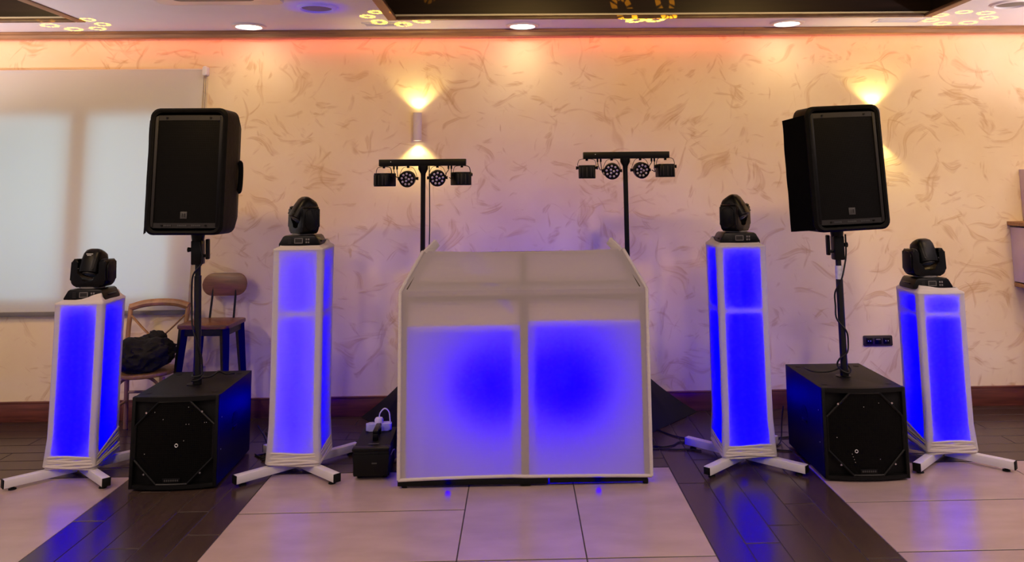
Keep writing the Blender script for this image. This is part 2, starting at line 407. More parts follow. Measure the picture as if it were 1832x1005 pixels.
bl = thing('roller_blind', 'pale translucent roller blind pulled down over the daylit window', 'blind', (0, WALL - .03, 0))
bm = B()
def blind_f(u, w):
    xr = -2.475 - .05 * (1 - w)
    return Vector((-4.5 + u * (xr + 4.5), -.012 + .003 * math.sin(u * 7), .80 + w * 1.84))
sheet(bm, blind_f, 16, 10)
obj('blind_fabric', bm, 'blind_fabric', bl)
obj('roller', cyl(B(), (-4.5, 0, 2.645), (-2.48, 0, 2.645), .012), 'blind_fabric', bl)
qbox('bottom_rail', (-3.51, -.012, .788), (1.96, .018, .034), 'soft_grey', bl, bevel=.004)
br = B(); prism(br, rrect(.035, .075, .015, 4, -2.462, 2.635), -.035, .03, 'y', bevel=.004); obj('end_bracket', br, 'white_plastic', bl)
bc = B()
for dx in (0, .013): tube(bc, [(-2.463 + dx, -.03, 2.61), (-2.463 + dx, -.03, 1.35)], .0022, 6)
obj('bead_chain', bc, 'soft_grey', bl)

# ------------------------------------------------------------------ ceiling with coffers
bm = B()
CY1, CY0 = 5.925, 2.2
def cbox(x0, x1, y0, y1): box(bm, ((x0 + x1) / 2, (y0 + y1) / 2, CEIL + .02), (x1 - x0, y1 - y0, .04))
cbox(-5.5, 5.5, CY1, WALL); cbox(-3.18, -.966, CY0, CY1); cbox(3.117, 5.5, CY0, CY1); cbox(-5.5, 5.5, -2, CY0)
ce = obj('ceiling', bm, 'ceiling_white', kind='structure')
for x0, x1 in ((-5.5, -3.18), (-.966, 3.117)):
    b2 = B(); zt = CEIL + .45
    box(b2, ((x0 + x1) / 2, (CY0 + CY1) / 2, zt), (x1 - x0, CY1 - CY0, .03))
    for a in ((x0 - .01, (CY0 + CY1) / 2, .02, CY1 - CY0), (x1 + .01, (CY0 + CY1) / 2, .02, CY1 - CY0), ((x0 + x1) / 2, CY0 - .01, x1 - x0, .02), ((x0 + x1) / 2, CY1 + .01, x1 - x0, .02)):
        box(b2, (a[0], a[1], CEIL + .245), (a[2], a[3], .41))
    cf = obj('coffer', b2, 'coffer_wood', ce)
    for a in ((x0 + .035, (CY0 + CY1) / 2, .07, CY1 - CY0), (x1 - .035, (CY0 + CY1) / 2, .07, CY1 - CY0), ((x0 + x1) / 2, CY1 - .02, x1 - x0 - .14, .04)):
        obj('moulding', box(B(), (a[0], a[1], CEIL + .006), (a[2], a[3], .026), bevel=.006), 'moulding_wood', cf)

for i, (x, y, lb) in enumerate([(-2.052, 6.115, 'round recessed downlight in the ceiling above the left loudspeaker'), (.035, 6.16, 'round recessed downlight in the ceiling above the booth'), (2.085, 6.125, 'round recessed downlight in the ceiling above the right loudspeaker')]):
    t = thing('recessed_downlight', lb, 'ceiling light', (x, y, CEIL), 0, 'downlights along the back wall')
    obj('trim_ring', lathe(B(), [(.088, -.001), (.098, -.014), (.125, -.010), (.13, 0)], 40, caps=False), 'white_plastic', t)
    obj('lamp_lens', lathe(B(), [(.001, -.016), (.06, -.016), (.088, -.010), (.095, -.003)], 40), 'lamp_lens', t)
    lamp('downlight_beam', 'SPOT', (x, y, CEIL - .03), 6, WARM, .09, rot=(0, 0, 0), spot=170, blend=1.0)
for (x, y, lb) in [(-1.385, 5.50, 'round white ceiling speaker above the tall left totem'), (3.47, 5.50, 'round white ceiling speaker at the right end of the ceiling')]:
    t = thing('ceiling_speaker', lb, 'ceiling speaker', (x, y, CEIL), 0, 'ceiling speakers')
    obj('rim', lathe(B(), [(.10, -.004), (.112, -.016), (.128, -.012), (.135, 0)], 40, caps=False), 'ceiling_white', t)
    obj('grille', lathe(B(), [(.001, -.010), (.08, -.009), (.102, -.005), (.102, -.001)], 40), 'soft_grey', t)
for (x0, x1, y, lb) in [(-1.17, -.86, 6.08, 'white slotted air vent in the ceiling beside the dark coffer'), (2.75, 3.1, 6.06, 'white slotted air vent in the ceiling near the right coffer corner')]:
    t = thing('air_vent', lb, 'vent', ((x0 + x1) / 2, y, CEIL), 0, 'ceiling air vents')
    w = x1 - x0; b2 = B()
    for sx in (-1, 1): box(b2, (sx * w / 2, 0, -.004), (.02, .12, .008))
    for sy in (-1, 1): box(b2, (0, sy * .055, -.004), (w, .015, .008))
    obj('vent_frame', b2, 'ceiling_white', t)
    for k in range(5): obj('slat', box(B(), (0, -.036 + k * .018, -.004), (w - .02, .010, .004), eul(25)), 'ceiling_white', t)
t = thing('air_conditioner', 'cream ceiling air conditioner cassette above the left loudspeaker', 'air conditioner', (-1.93, 4.86, CEIL - .001))
obj('cassette_panel', prism(B(), rrect(.80, .80, .05), -.035, 0, 'z', bevel=.012), 'white_plastic', t)
obj('intake_grille', prism(B(), rrect(.5, .5, .03), -.045, -.034, 'z', bevel=.004), 'soft_grey', t)

# ------------------------------------------------------------------ wall sconces, socket, shelf
for (x, lb) in [(-.793, 'white cylinder up and down wall light above the left light bar'), (2.835, 'white cylinder up and down wall light hidden behind the right loudspeaker')]:
    t = thing('wall_sconce', lb, 'wall light', (x, WALL, 2.18), 0, 'up and down wall lights')
    obj('body', lathe(B(), [(.026, .108), (.033, .110), (.033, -.110), (.026, -.108)], 28, Matrix.Translation((0, -.055, 0)), caps=False), 'sconce_white', t)
    qbox('bracket', (0, -.012, 0), (.03, .024, .1), 'sconce_white', t)
    for s in (1, -1):
        obj('lens', lathe(B(), [(.001, .100 * s), (.0275, .100 * s), (.0275, .094 * s)], 20, Matrix.Translation((0, -.055, 0))), 'sconce_lens', t)
        lamp('sconce_beam', 'SPOT', (x, WALL - .055, 2.18 + s * .112), 9, (1, .78, .30), .02, rot=(R(180) if s > 0 else 0, 0, 0), spot=112, blend=.55)
t = thing('wall_socket', 'dark three gang wall socket plate beside the right loudspeaker pole', 'socket', (2.762, WALL, .495))
obj('plate', prism(B(), rrect(.226, .078, .008), -.010, 0, 'y', bevel=.003), 'socket_brown', t)
for k in (-1, 0, 1):
    i_ = obj('insert', prism(B(), rrect(.052, .048, .006), -.014, -.010, 'y', bevel=.002, M=Matrix.Translation((k * .068, 0, 0))), 'black_plastic', t)
    if k == 0: qbox('switch_edge', (0, -.015, .012), (.036, .004, .008), 'soft_grey', i_, bevel=.001)
    else:
        for s in (-1, 1): obj('pin_hole', cyl(B(), (k * .068 + s * .009, -.0145, 0), (k * .068 + s * .009, -.0138, 0), .0035, n=10), 'steel_dot', i_)
t = thing('stepped_shelf', 'stepped lilac plaster shelf unit with oak boards at the right edge', 'shelf', (3.86, WALL - .15, 0))
qbox('body', (.6, 0, .22), (1.10, .3, .44), 'stage_plaster', t); qbox('body', (.64, 0, .66), (1.08, .3, .44), 'stage_plaster', t)
qbox('body', (.62, 0, 1.14), (1.22, .3, .42), 'stage_plaster', t); qbox('body', (.72, 0, 1.60), (1.2, .3, .40), 'stage_plaster', t)
qbox('shelf_board', (.62, -.01, .905), (1.22, .33, .032), 'shelf_oak', t); qbox('shelf_board', (.62, -.01, 1.378), (1.26, .33, .032), 'shelf_oak', t)

# ------------------------------------------------------------------ moving heads
def moving_head(loc, pan, tilt, label, blue_lens=False):
    t = thing('moving_head_light', label, 'stage light', loc, 0, 'moving heads on the totems')
    # base: trapezoid front
    prof = [(-.128, .004), (.128, .004), (.128, .020), (.104, .062), (.092, .070), (-.092, .070), (-.104, .062), (-.128, .020)]
    ba = obj('base', prism(B(), prof, -.095, .095, 'y', bevel=.008), 'black_plastic', t)
    fr = B()
    for a in ((0, .052, .052, .004), (0, .024, .052, .004)): box(fr, (a[0] - .004, -.0965, a[1]), (a[2], .003, a[3]))
    for s in (-1, 1): box(fr, (-.004 + s * .024, -.0965, .038), (.004, .003, .028))
    obj('display_frame', fr, 'soft_grey', ba); qbox('screen', (-.004, -.096, .038), (.044, .003, .024), 'grey_plastic', ba, bevel=0)
    for sx in (.044, .058):
        for sz in (.028, .046): qbox('button', (sx, -.0965, sz), (.009, .004, .011), 'soft_grey', ba, bevel=.001)
    for k in range(4): qbox('speaker_slot', (-.06, -.0962, .022 + k * .010), (.022, .003, .005), 'grey_plastic', ba, bevel=0)
    for s in (-1, 1): qbox('base_handle', (s * .122, 0, .034), (.014, .10, .012), 'black_plastic', ba, bevel=.004)
    obj('turntable', lathe(B(), [(.05, .070), (.07, .071), (.07, .080), (.05, .081)], 28), 'soft_grey', t)
    P = Matrix.Rotation(R(pan), 4, 'Z') @ Matrix.Translation((0, 0, .078))
    # yoke: U outline with rounded outer corners and a round-bottomed notch
    out = []
    for a in range(180, 271, 15): out.append((-.118 + .045 + .045 * math.cos(R(a)), .045 + .045 * math.sin(R(a))))
    for a in range(270, 361, 15): out.append((.118 - .045 + .045 * math.cos(R(a)), .045 + .045 * math.sin(R(a))))
    for a in range(0, 91, 18): out.append((.098 + .016 * math.cos(R(a)), .152 + .016 * math.sin(R(a))))
    out += [(.073, .168), (.071, .150)]
    for a in range(0, 181, 12): out.append((.071 * math.cos(R(a)), .085 - .050 * math.sin(R(a))))
    out += [(-.071, .150), (-.073, .168)]
    for a in range(90, 181, 18): out.append((-.098 + .016 * math.cos(R(a)), .152 + .016 * math.sin(R(a))))
    yk = obj('yoke', prism(B(), out, -.055, .055, 'y', bevel=.012, M=P), 'black_plastic', t)
    for s in (-1, 1):
        obj('arm_cover', prism(B(), rrect(.085, .13, .035, 5, 0, .09), s * .112, s * .124, 'x', bevel=.005, M=P), 'black_plastic', yk)
        qbox('arm_clip', (P @ Vector((s * .092, -.03, .169))), (.026, .03, .006), 'grey_plastic', yk, bevel=.001, rot=Matrix.Rotation(R(pan), 3, 'Z'))
    # head: rounded barrel
    H = P @ Matrix.Translation((0, 0, .146)) @ Matrix.Rotation(R(tilt), 4, 'X') @ Matrix.Diagonal((1, 1, .86, 1))
    hb = B(); secs = [(-.088, .050, .046), (-.085, .058, .056), (-.05, .062, .062), (.0, .064, .066), (.05, .062, .064), (.075, .055, .056), (.09, .040, .040), (.096, .018, .018)]
    n = 28; rings = []
    for z, a, b in secs:
        ring = []
        for k in range(n):
            an = 2 * math.pi * k / n; c, s = math.cos(an), math.sin(an)
            e = .62; ring.append(hb.verts.new(H @ Vector((a * math.copysign(abs(c) ** e, c), b * math.copysign(abs(s) ** e, s), z))))
        rings.append(ring)
    for a, b in zip(rings, rings[1:]):
        for k in range(n): hb.faces.new((a[k], a[(k + 1) % n], b[(k + 1) % n], b[k]))
    hb.faces.new(rings[0][::-1]); hb.faces.new(rings[-1])
    hd = obj('head', hb, 'black_plastic', t, smooth=50)
    obj('lens_ring', lathe(B(), [(.038, -.088), (.046, -.088), (.046, -.096), (.038, -.096)], 24, H, caps=False), 'grey_plastic', hd)
    obj('lens', lathe(B(), [(.040, -.089), (.034, -.095), (.018, -.100), (.001, -.102)], 24, H), 'lens_glass', hd)
    for s in (-1, 1): obj('pivot', cyl(B(), H @ Vector((s * .055, 0, 0)), H @ Vector((s * .080, 0, 0)), .028), 'black_plastic', hd)
    for sx in (-1, 1): obj('screw', cyl(B(), H @ Vector((sx * .046, -.059, -.07)), H @ Vector((sx * .046, -.063, -.07)), .004, n=10), 'grey_plastic', hd)
    if blue_lens is None:
        for zz, n0, wd in ((.038, 8, .0048), (.028, 5, .0044)):
            for k in range(n0): obj('lettering', box(B(), H @ Vector((-.0028 * n0 + .0056 * k + .0028, -.0655, zz)), (wd, .0015, .005), H.to_3x3()), 'print_white', hd)
    return t, hd, H

# ------------------------------------------------------------------ totems
def totem(x, y, Ht, w, label, bars, slant, energy, ends, foot_rot=0, flap=0, front=0):
    t = thing('light_totem', label, 'light totem', (x, y, 0), 0, 'fabric light totems')
    h = w / 2
    # crossed foot tubes
    for k, a in enumerate((45, 135, 225, 315)):
        d = Vector((math.cos(R(a + foot_rot)), math.sin(R(a + foot_rot)), 0)); L = .415
        z = .042
        rot = Matrix.Rotation(R(a + foot_rot), 3, 'Z')
        fo = obj('foot', box(B(), d * (L / 2 + .015) + Vector((0, 0, z)), (L - .03, .046, .046), rot, .003), 'white_powder', t)
        obj('end_cap', box(B(), d * (L + .002) + Vector((0, 0, z)), (.006, .040 if ends == 'open' else .047, .040 if ends == 'open' else .047), rot, .001), 'rubber', fo)
        obj('rubber_foot', lathe(B(), [(.010, .018), (.010, .009), (.020, .007), (.022, 0.0005)], 14, Matrix.Translation(d * (L - .05))), 'rubber', fo)
    obj('pole', cyl(B(), (0, 0, .02), (0, 0, Ht - .01), .018), 'white_powder', t)
    # frame behind the cloth
    p = .038; i = h - .007 - p / 2
    for sx in (-1, 1):
        for sy in (-1, 1): qbox('corner_post', (sx * i, sy * i, (.10 + Ht - .02) / 2), (p, p, Ht - .12), 'white_powder', t, bevel=.003)
    for zb in bars:
        for sy in (-1, 1): qbox('cross_bar', (0, sy * i, zb), (2 * i - p, p * .8, .026), 'white_powder', t, bevel=.002)
        for sx in (-1, 1): qbox('cross_bar', (sx * i, 0, zb), (p * .8, 2 * i - p, .026), 'white_powder', t, bevel=.002)
    qbox('top_plate', (0, 0, Ht - .012), (w - .02, w - .02, .018), 'white_powder', t, bevel=.003)
    # sleeve
    def ring(hh, r=.012, n=3, m=6):
        pts = []
        cs = rrect(2 * hh, 2 * hh, r, n)
        # subdivide the straight sides
        out = []
        for k in range(len(cs)):
            a, b = Vector(cs[k]), Vector(cs[(k + 1) % len(cs)])
            out.append(a)
            if (b - a).length > r * 2:
                for j in range(1, m): out.append(a.lerp(b, j / m))
        return out
    sl = B(); prev = None; nz = 30
    zb0 = .085
    for j in range(nz + 1):
        f = j / nz; z = zb0 + (Ht - zb0) * f
        hh = h + .004 + .010 * max(0, 1 - f * 6) - .002 * math.sin(f * 3.14)
        cur = []
        for q in ring(hh):
            # cloth drawn in a little between the posts
            e = max(abs(q.x), abs(q.y)); s_ = min(abs(q.x), abs(q.y)) / hh
            k_ = 1 - .012 * (1 - s_ ** 3) * (1 if .03 < f < .97 else 0)
            wob = .0002 * noise.noise(Vector((q.x * 20, q.y * 20 + x * 9, z * 25)))
            cur.append(sl.verts.new((q.x * k_ + wob, q.y * k_ + wob, z)))
        if prev:
            for k in range(len(cur)): sl.faces.new((prev[k], prev[(k + 1) % len(cur)], cur[(k + 1) % len(cur)], cur[k]))
        prev = cur
    obj('fabric_sleeve', sl, 'lycra', t, smooth=60)
    # collar gathered round the light on top
    co = B(); prev = None
    for j, (dz, sc_) in enumerate([(-.004, 1.035), (.006, 1.03), (.014, .94), (.022, .86), (.032, .82), (.030, .79)]):
        cur = []
        for q in ring(h):
            an = math.atan2(q.y, q.x)
            back = .5 + .5 * math.sin(an); lift = (front + .024 * back * max(0, math.sin(an * 3 + x * 5)) + flap * max(0, math.cos(an - (R(-20) if x < 0 else R(200)))) ** 2) * (j / 5) ** 1.5
            dip = -.016 * (1 - back) * (j / 5)
            cur.append(co.verts.new((q.x * sc_, q.y * sc_, Ht + dz + lift + dip)))
        if prev:
            for k in range(len(cur)): co.faces.new((prev[k], prev[(k + 1) % len(cur)], cur[(k + 1) % len(cur)], cur[k]))
        prev = cur
    obj('top_collar', co, 'cuff_lycra', t, smooth=60)
    # gathered rolls at the foot
    rolls = 7
    for r_ in range(rolls):
        pts = []
        hh = h + .004 + .005 * ((r_ * 5 % 7) / 6) + .004 * math.sin(r_)
        for q in ring(hh, .03, 4, 4):
            up = slant * max(0, (q.y + hh) / (2 * hh)) * max(0, (q.x * (1 if x < 0 else -1) + hh) / (2 * hh))
            zz = .072 + r_ * .0105 + up * (.3 + r_ * .13) + .005 * math.sin(q.x * 17 + q.y * 9 + r_ * 2.1 + x)
            pts.append((q.x, q.y, zz))
        pts.append(pts[0])
        obj('hem_roll', tube(B(), pts, .0085, 8, caps=False), 'cuff_lycra', t, smooth=60)
    qbox('light_block_plate', (0, 0, .088), (w - .09, w - .09, .008), 'white_powder', t, bevel=.002)  # added to keep the LED tube out of the floor's reflection
    # LED tube standing inside
    obj('led_tube', tube(B(), [(0, -.02, .10), (0, -.02, Ht - .03)], .022, 8), led_material(energy), t)
    return t

TY = 5.245
totem(-2.682, TY, 1.025, .285, 'short blue lit fabric totem in front of the window blind', [], .09, 27, 'cap', flap=.05)
totem(-1.362, TY, 1.335, .300, 'tall blue lit fabric totem between left subwoofer and booth', [.945], .02, 13, 'cap')
totem(1.378, TY, 1.320, .302, 'tall blue lit fabric totem between booth and right subwoofer', [.93], .02, 31, 'open')
totem(2.617, TY, 1.018, .290, 'short blue lit fabric totem near the right edge', [.89], .05, 30, 'cap', flap=.02, front=.012)
moving_head((-2.672, TY - .01, 1.035), -8, -24, 'black moving head light with white lettering on the leftmost short totem', None)
moving_head((-1.372, TY, 1.345), -52, -34, 'black moving head light turned sideways on the tall left totem')
moving_head((1.388, TY, 1.330), 52, -34, 'black moving head light turned sideways on the tall right totem')
moving_head((2.590, TY - .01, 1.035), 10, -24, 'black moving head light on the rightmost short totem', True)

# ------------------------------------------------------------------ DJ booth facade
bo = thing('dj_booth', 'white stretch fabric booth facade glowing blue between the tall totems', 'booth', (.022, 4.87, 0))
hw = .722; HZ = 1.10; TZ = 1.325; TW = .60; TYb = .10      # front half width, front height, top height, top half width, lean back of the top
fr = B
def bar(name, a, b, s, m='booth_frame', parent=None):
    a, b = Vector(a), Vector(b); d = b - a
    rot = d.to_track_quat('Z', 'Y').to_matrix() if abs(d.normalized().z) < .999 else Matrix.Identity(3)
    return obj(name, box(B(), (a + b) / 2, (s[0], s[1], d.length), rot, .004), m, parent or bo)
for s in (-1, 1):
    bar('frame_post', (s * (hw - .03), .024, .05), (s * (hw - .03), .024, HZ - .02), (.035, .035))
    bar('frame_post', (s * (hw - .035), .026, HZ), (s * (TW - .03), TYb + .024, TZ - .02), (.035, .035))
    bar('frame_post', (s * (hw - .03), .43, .05), (s * (hw - .03), .43, HZ - .02), (.035, .035))
    bar('side_rail', (s * (hw - .03), .05, HZ - .03), (s * (hw - .03), .42, HZ - .03), (.03, .03))
    bar('top_ear', (s * (TW - .012), TYb + .005, TZ - .02), (s * (TW - .075), TYb + .06, TZ + .045), (.022, .05), 'cuff_lycra')
    bar('foot', (s * (hw - .03), .028, .001), (s * (hw - .03), .028, .03), (.03, .03), 'rubber')
bar('frame_post', (0, .024, .05), (0, .024, HZ - .02), (.055, .035))
bar('frame_post', (0, .028, HZ), (0, TYb + .024, TZ - .02), (.04, .035))
qbox('cross_rail', (0, .046, HZ + .032), (2 * hw - .08, .03, .034), 'booth_frame', bo); qbox('cross_rail', (0, .024, HZ - .045), (2 * hw - .08, .03, .040), 'booth_frame', bo)
qbox('cross_rail', (0, TYb + .024, TZ - .022), (2 * TW - .05, .03, .02), 'booth_frame', bo)
qbox('base_rail', (-.30, .03, .030), (.86, .05, .034), 'rubber', bo); qbox('base_rail', (.42, .03, .034), (.56, .05, .034), 'rubber', bo)
qbox('foot', (0, .03, .012), (.06, .04, .022), 'rubber', bo)
qbox('shelf', (-.355, .205, .885), (.69, .37, .018), 'white_powder', bo); qbox('shelf', (.355, .205, .905), (.69, .37, .018), 'white_powder', bo)
ff = B()
def front(u, w):
    x_ = (2 * u - 1) * hw; z = .045 + w * (HZ - .045)
    edge = 1 - (abs(2 * u - 1)) ** 6
    y_ = .003
    y_ += .0006 * noise.noise(Vector((x_ * 2, 0, z * 5)))
    if w == 0: z += .012 * (1 - (2 * u - 1) ** 2) * (1 if u < .5 else .7)
    return Vector((x_, y_, z))
sheet(ff, front, 44, 30)
obj('front_fabric', ff, 'booth_lycra', bo, smooth=60)
sf = B()
sheet(sf, lambda u, w: Vector(((2 * u - 1) * (hw + (TW - hw) * w), .003 + TYb * w, HZ + (TZ - HZ) * w - .012 * w * (1 - (2 * u - 1) ** 2))), 30, 10)
obj('top_fabric', sf, 'booth_lycra', bo, smooth=60)
for s in (-1, 1):
    e = B(); sheet(e, lambda u, w: Vector((s * (hw + .014 * math.sin(u * math.pi / 2) ** .5 * 1.0), .002 + .45 * u, .045 + w * (HZ - .045))), 10, 14)
    obj('side_fabric', e, 'booth_lycra', bo, smooth=60)
    e = B(); sheet(e, lambda u, w: Vector((s * (hw + .012 * min(1, u * 4) + (TW - hw) * w), .004 + TYb * w + (.44 - TYb * w) * u * (1 - .75 * w), HZ + (TZ - HZ) * w)), 8, 8)
    obj('side_fabric', e, 'booth_lycra', bo, smooth=60)
    # wide hem round the outer edge
    obj('edge_hem', tube(B(), [(s * (hw + .002), .004, .05), (s * (hw + .002), .004, HZ), (s * (TW + .004), TYb + .004, TZ - .004)], .011, 10), 'cuff_lycra', bo, smooth=60)
obj('bottom_hem', tube(B(), [((2 * k / 20 - 1) * (hw + .004), .004, .048 + .012 * (1 - (2 * k / 20 - 1) ** 2) * (1 if k < 10 else .7)) for k in range(21)], .010, 8), 'cuff_lycra', bo, smooth=60)
for x, z, e in ((-.22, .54, 13), (.28, .56, 16)):
    lamp('booth_par', 'POINT', (.022 + x, 4.87 + .29, z), e, BLUE, .07)
    lamp('booth_spill_fill', 'POINT', (-.42 if x < 0 else .44, 4.866, .026), .06, BLUE, .018)  # added lamp, imitates blue light leaking out under the base rail

# black stretch cover on the table behind
tc = B()
tops = [(-.62, 5.86), (.66, 5.83), (.66, 6.22), (-.62, 6.22)]
cor = [(-.87, 5.90), (.90, 5.84), (1.33, 6.35), (-1.20, 6.36)]
ZT = .84
def side_sheet(a0, a1, c0, c1):
    def f(u, w):
        T = Vector((*a0, ZT)).lerp(Vector((*a1, ZT)), u); Bt = Vector((*c0, .004)).lerp(Vector((*c1, .004)), u)
        lift = .14 * math.sin(math.pi * u); Bt.z += 0
        p = T.lerp(Bt, w); corner = abs(2 * u - 1)
        # the cover hugs the table and only flares out towards the floor corners
        k = w ** (1.5 + .5 * corner) ; p.x = T.x + (Bt.x - T.x) * k; p.y = T.y + (Bt.y - T.y) * k
        return p
    sheet(tc, f, 20, 20)
for i in range(4): side_sheet(tops[i], tops[(i + 1) % 4], cor[i], cor[(i + 1) % 4])
tc.faces.new([tc.verts.new((*p, ZT)) for p in tops])
obj('table_cover', tc, 'black_spandex', None, 60, label='black stretch cover over a table, its corners flaring out behind the booth', cat='table cover')

# ------------------------------------------------------------------ light bars on poles
def par(bm_parent, x, yaw, tilt, zc):
    M = Matrix.Translation((x, -.01, zc)) @ Matrix.Rotation(R(yaw), 4, 'Z') @ Matrix.Rotation(R(tilt), 4, 'X') @ Matrix.Rotation(R(90), 4, 'X')
    p = obj('par_lamp', lathe(B(), [(.030, -.05), (.048, -.03), (.056, 0), (.056, .028), (.052, .030), (.050, .020)], 28, M), 'black_plastic', bm_parent)
    pos = [(0, 0)] + []
    pts = []
    for k in range(3): a = R(90 + 120 * k + 30); pts.append((.013 * math.cos(a), .013 * math.sin(a)))
    for k in range(9): a = R(90 + 40 * k); pts.append((.037 * math.cos(a), .037 * math.sin(a)))
    for a, b in pts: obj('led', lathe(B(), [(.0078, .018), (.0078, .0235), (.004, .0262), (.0006, .027)], 12, M @ Matrix.Translation((a, b, 0))), 'led_lens', p)
    br = smooth_path([(x - .058, .0, zc), (x - .056, 0, zc + .03), (x - .03, 0, zc + .075), (x + .03, 0, zc + .075), (x + .056, 0, zc + .03), (x + .058, 0, zc)], 5)
    obj('yoke_bracket', tube(B(), br, .0035, 6, flat=.5), 'black_metal', p)
    for s in (-1, 1):
        k = obj('knob', cyl(B(), (x + s * .052, 0, zc), (x + s * .070, 0, zc), .009, .011, n=12), 'rubber', p)
    return p
def derby(parent, x, yaw, zc):
    Mz = Matrix.Translation((x, 0, zc)) @ Matrix.Rotation(R(yaw), 4, 'Z')
    pr = [(-.058, .06), (.058, .06), (.058, -.03)] + [(.055 * math.cos(R(a)), -.035 - .022 * math.sin(R(a))) for a in range(0, 181, 20)] + [(-.058, -.03)]
    d = obj('derby_lamp', prism(B(), pr, -.045, .045, 'z', bevel=.004, M=Mz), 'black_plastic', parent)
    for k in range(5):
        a = R(25 + 32.5 * k); px, py = .052 * math.cos(a), -.036 - .022 * math.sin(a)
        obj('lens_strip', box(B(), Mz @ Vector((px, py, -.002)), (.008, .006, .066), Matrix.Rotation(R(yaw) - (a - R(90)), 3, 'Z'), .002), 'grey_plastic', d)
    br = smooth_path([Mz @ Vector(p) for p in [(-.062, 0, .03), (-.062, 0, .06), (-.042, 0, .086), (.042, 0, .086), (.062, 0, .06), (.062, 0, .03)]], 5)
    obj('yoke_bracket', tube(B(), br, .004, 6, flat=.5), 'black_metal', d)
    for s in (-1, 1): obj('knob', cyl(B(), Mz @ Vector((s * .058, 0, .028)), Mz @ Vector((s * .076, 0, .028)), .009, .012, n=12), 'rubber', d)
def light_bar(x, xp, y, z, tilt, yaws, label, lights_z, lean):
    t = thing('light_bar_stand', label, 'light bar', (x, y, 0), 0, 'light bars on poles')
    ML = Matrix.Translation((0, 0, z)) @ Matrix.Rotation(R(tilt), 4, 'Y')
    bb_ = box(B(), (0, 0, 0), (.594, .06, .046), bevel=.003); bb_.transform(ML)
    cb = obj('crossbar', bb_, 'black_metal', t)
    obj('status_led', cyl(B(), ML @ Vector((-.215, -.031, .006)), ML @ Vector((-.215, -.033, .006)), .003, n=8), 'steel_dot', cb)
    dx = xp - x
    obj('pole', tube(B(), [(dx + lean, 0, .01), (dx, 0, z - .02)], .0165, 20), 'black_metal', t)
    obj('pole_clamp', lathe(B(), [(.034, -.02), (.034, -.045), (.018, -.075), (.017, -.09)], 24, Matrix.Translation((dx, 0, z))), 'black_metal', t)
    obj('base_plate', lathe(B(), [(.02, .016), (.15, .012), (.155, .001)], 32, Matrix.Translation((dx + lean, 0, 0))), 'black_metal', t)
    for (ox, yw, kind), lz in zip(yaws, lights_z):
        if kind == 'p': par(t, ox, yw, 12, z - lz)
        else: derby(t, ox, yw, z - lz)
        obj('bracket_bolt', cyl(B(), (ox, 0, z - .022 - ox * math.tan(R(tilt))), (ox, 0, z - .036 - ox * math.tan(R(tilt))), .009, n=12), 'rubber', t)
    for a, b, c in ((-.198, -.175, -.10), (-.176, -.15, -.135), (.176, .155, -.09), (.196, .2, -.115)):
        pts = smooth_path([(a, 0, z - .02), (a, 0, z - .05), ((a + b) / 2 - .004, 0, z + c * .8), (b, .01, z + c), (b + (.035 if b < 0 else -.02), .02, z + c + .012)], 5)
        obj('lead', tube(B(), pts, .003, 6), 'cable', t)
        obj('plug', cyl(B(), (a, 0, z - .02), (a, 0, z - .045), .0065, n=10), 'rubber', t)
    return t
lb1 = light_bar(-.661, -.658, 5.6, 1.875, 0.0, [(-.266, -26, 'd'), (-.100, -10, 'p'), (.100, 12, 'p'), (.268, 28, 'd')], 'black light bar on a pole below the left wall light', (.115, .108, .104, .112), 0)
light_bar(.740, .733, 5.6, 1.912, 0.0, [(-.272, -5, 'd'), (-.100, -8, 'p'), (.098, 16, 'p'), (.272, 4, 'd')], 'black light bar on a pole behind the right corner of the booth', (.112, .106, .102, .108), 0)

obj('power_lead', tube(B(), smooth_path([(.046, -.02, 1.85), (.049, -.02, 1.7), (.051, -.02, 1.4), (.041, -.02, 1.0), (.04, 0, .3), (.06, .05, .02)], 5), .004, 6), 'cable', lb1)

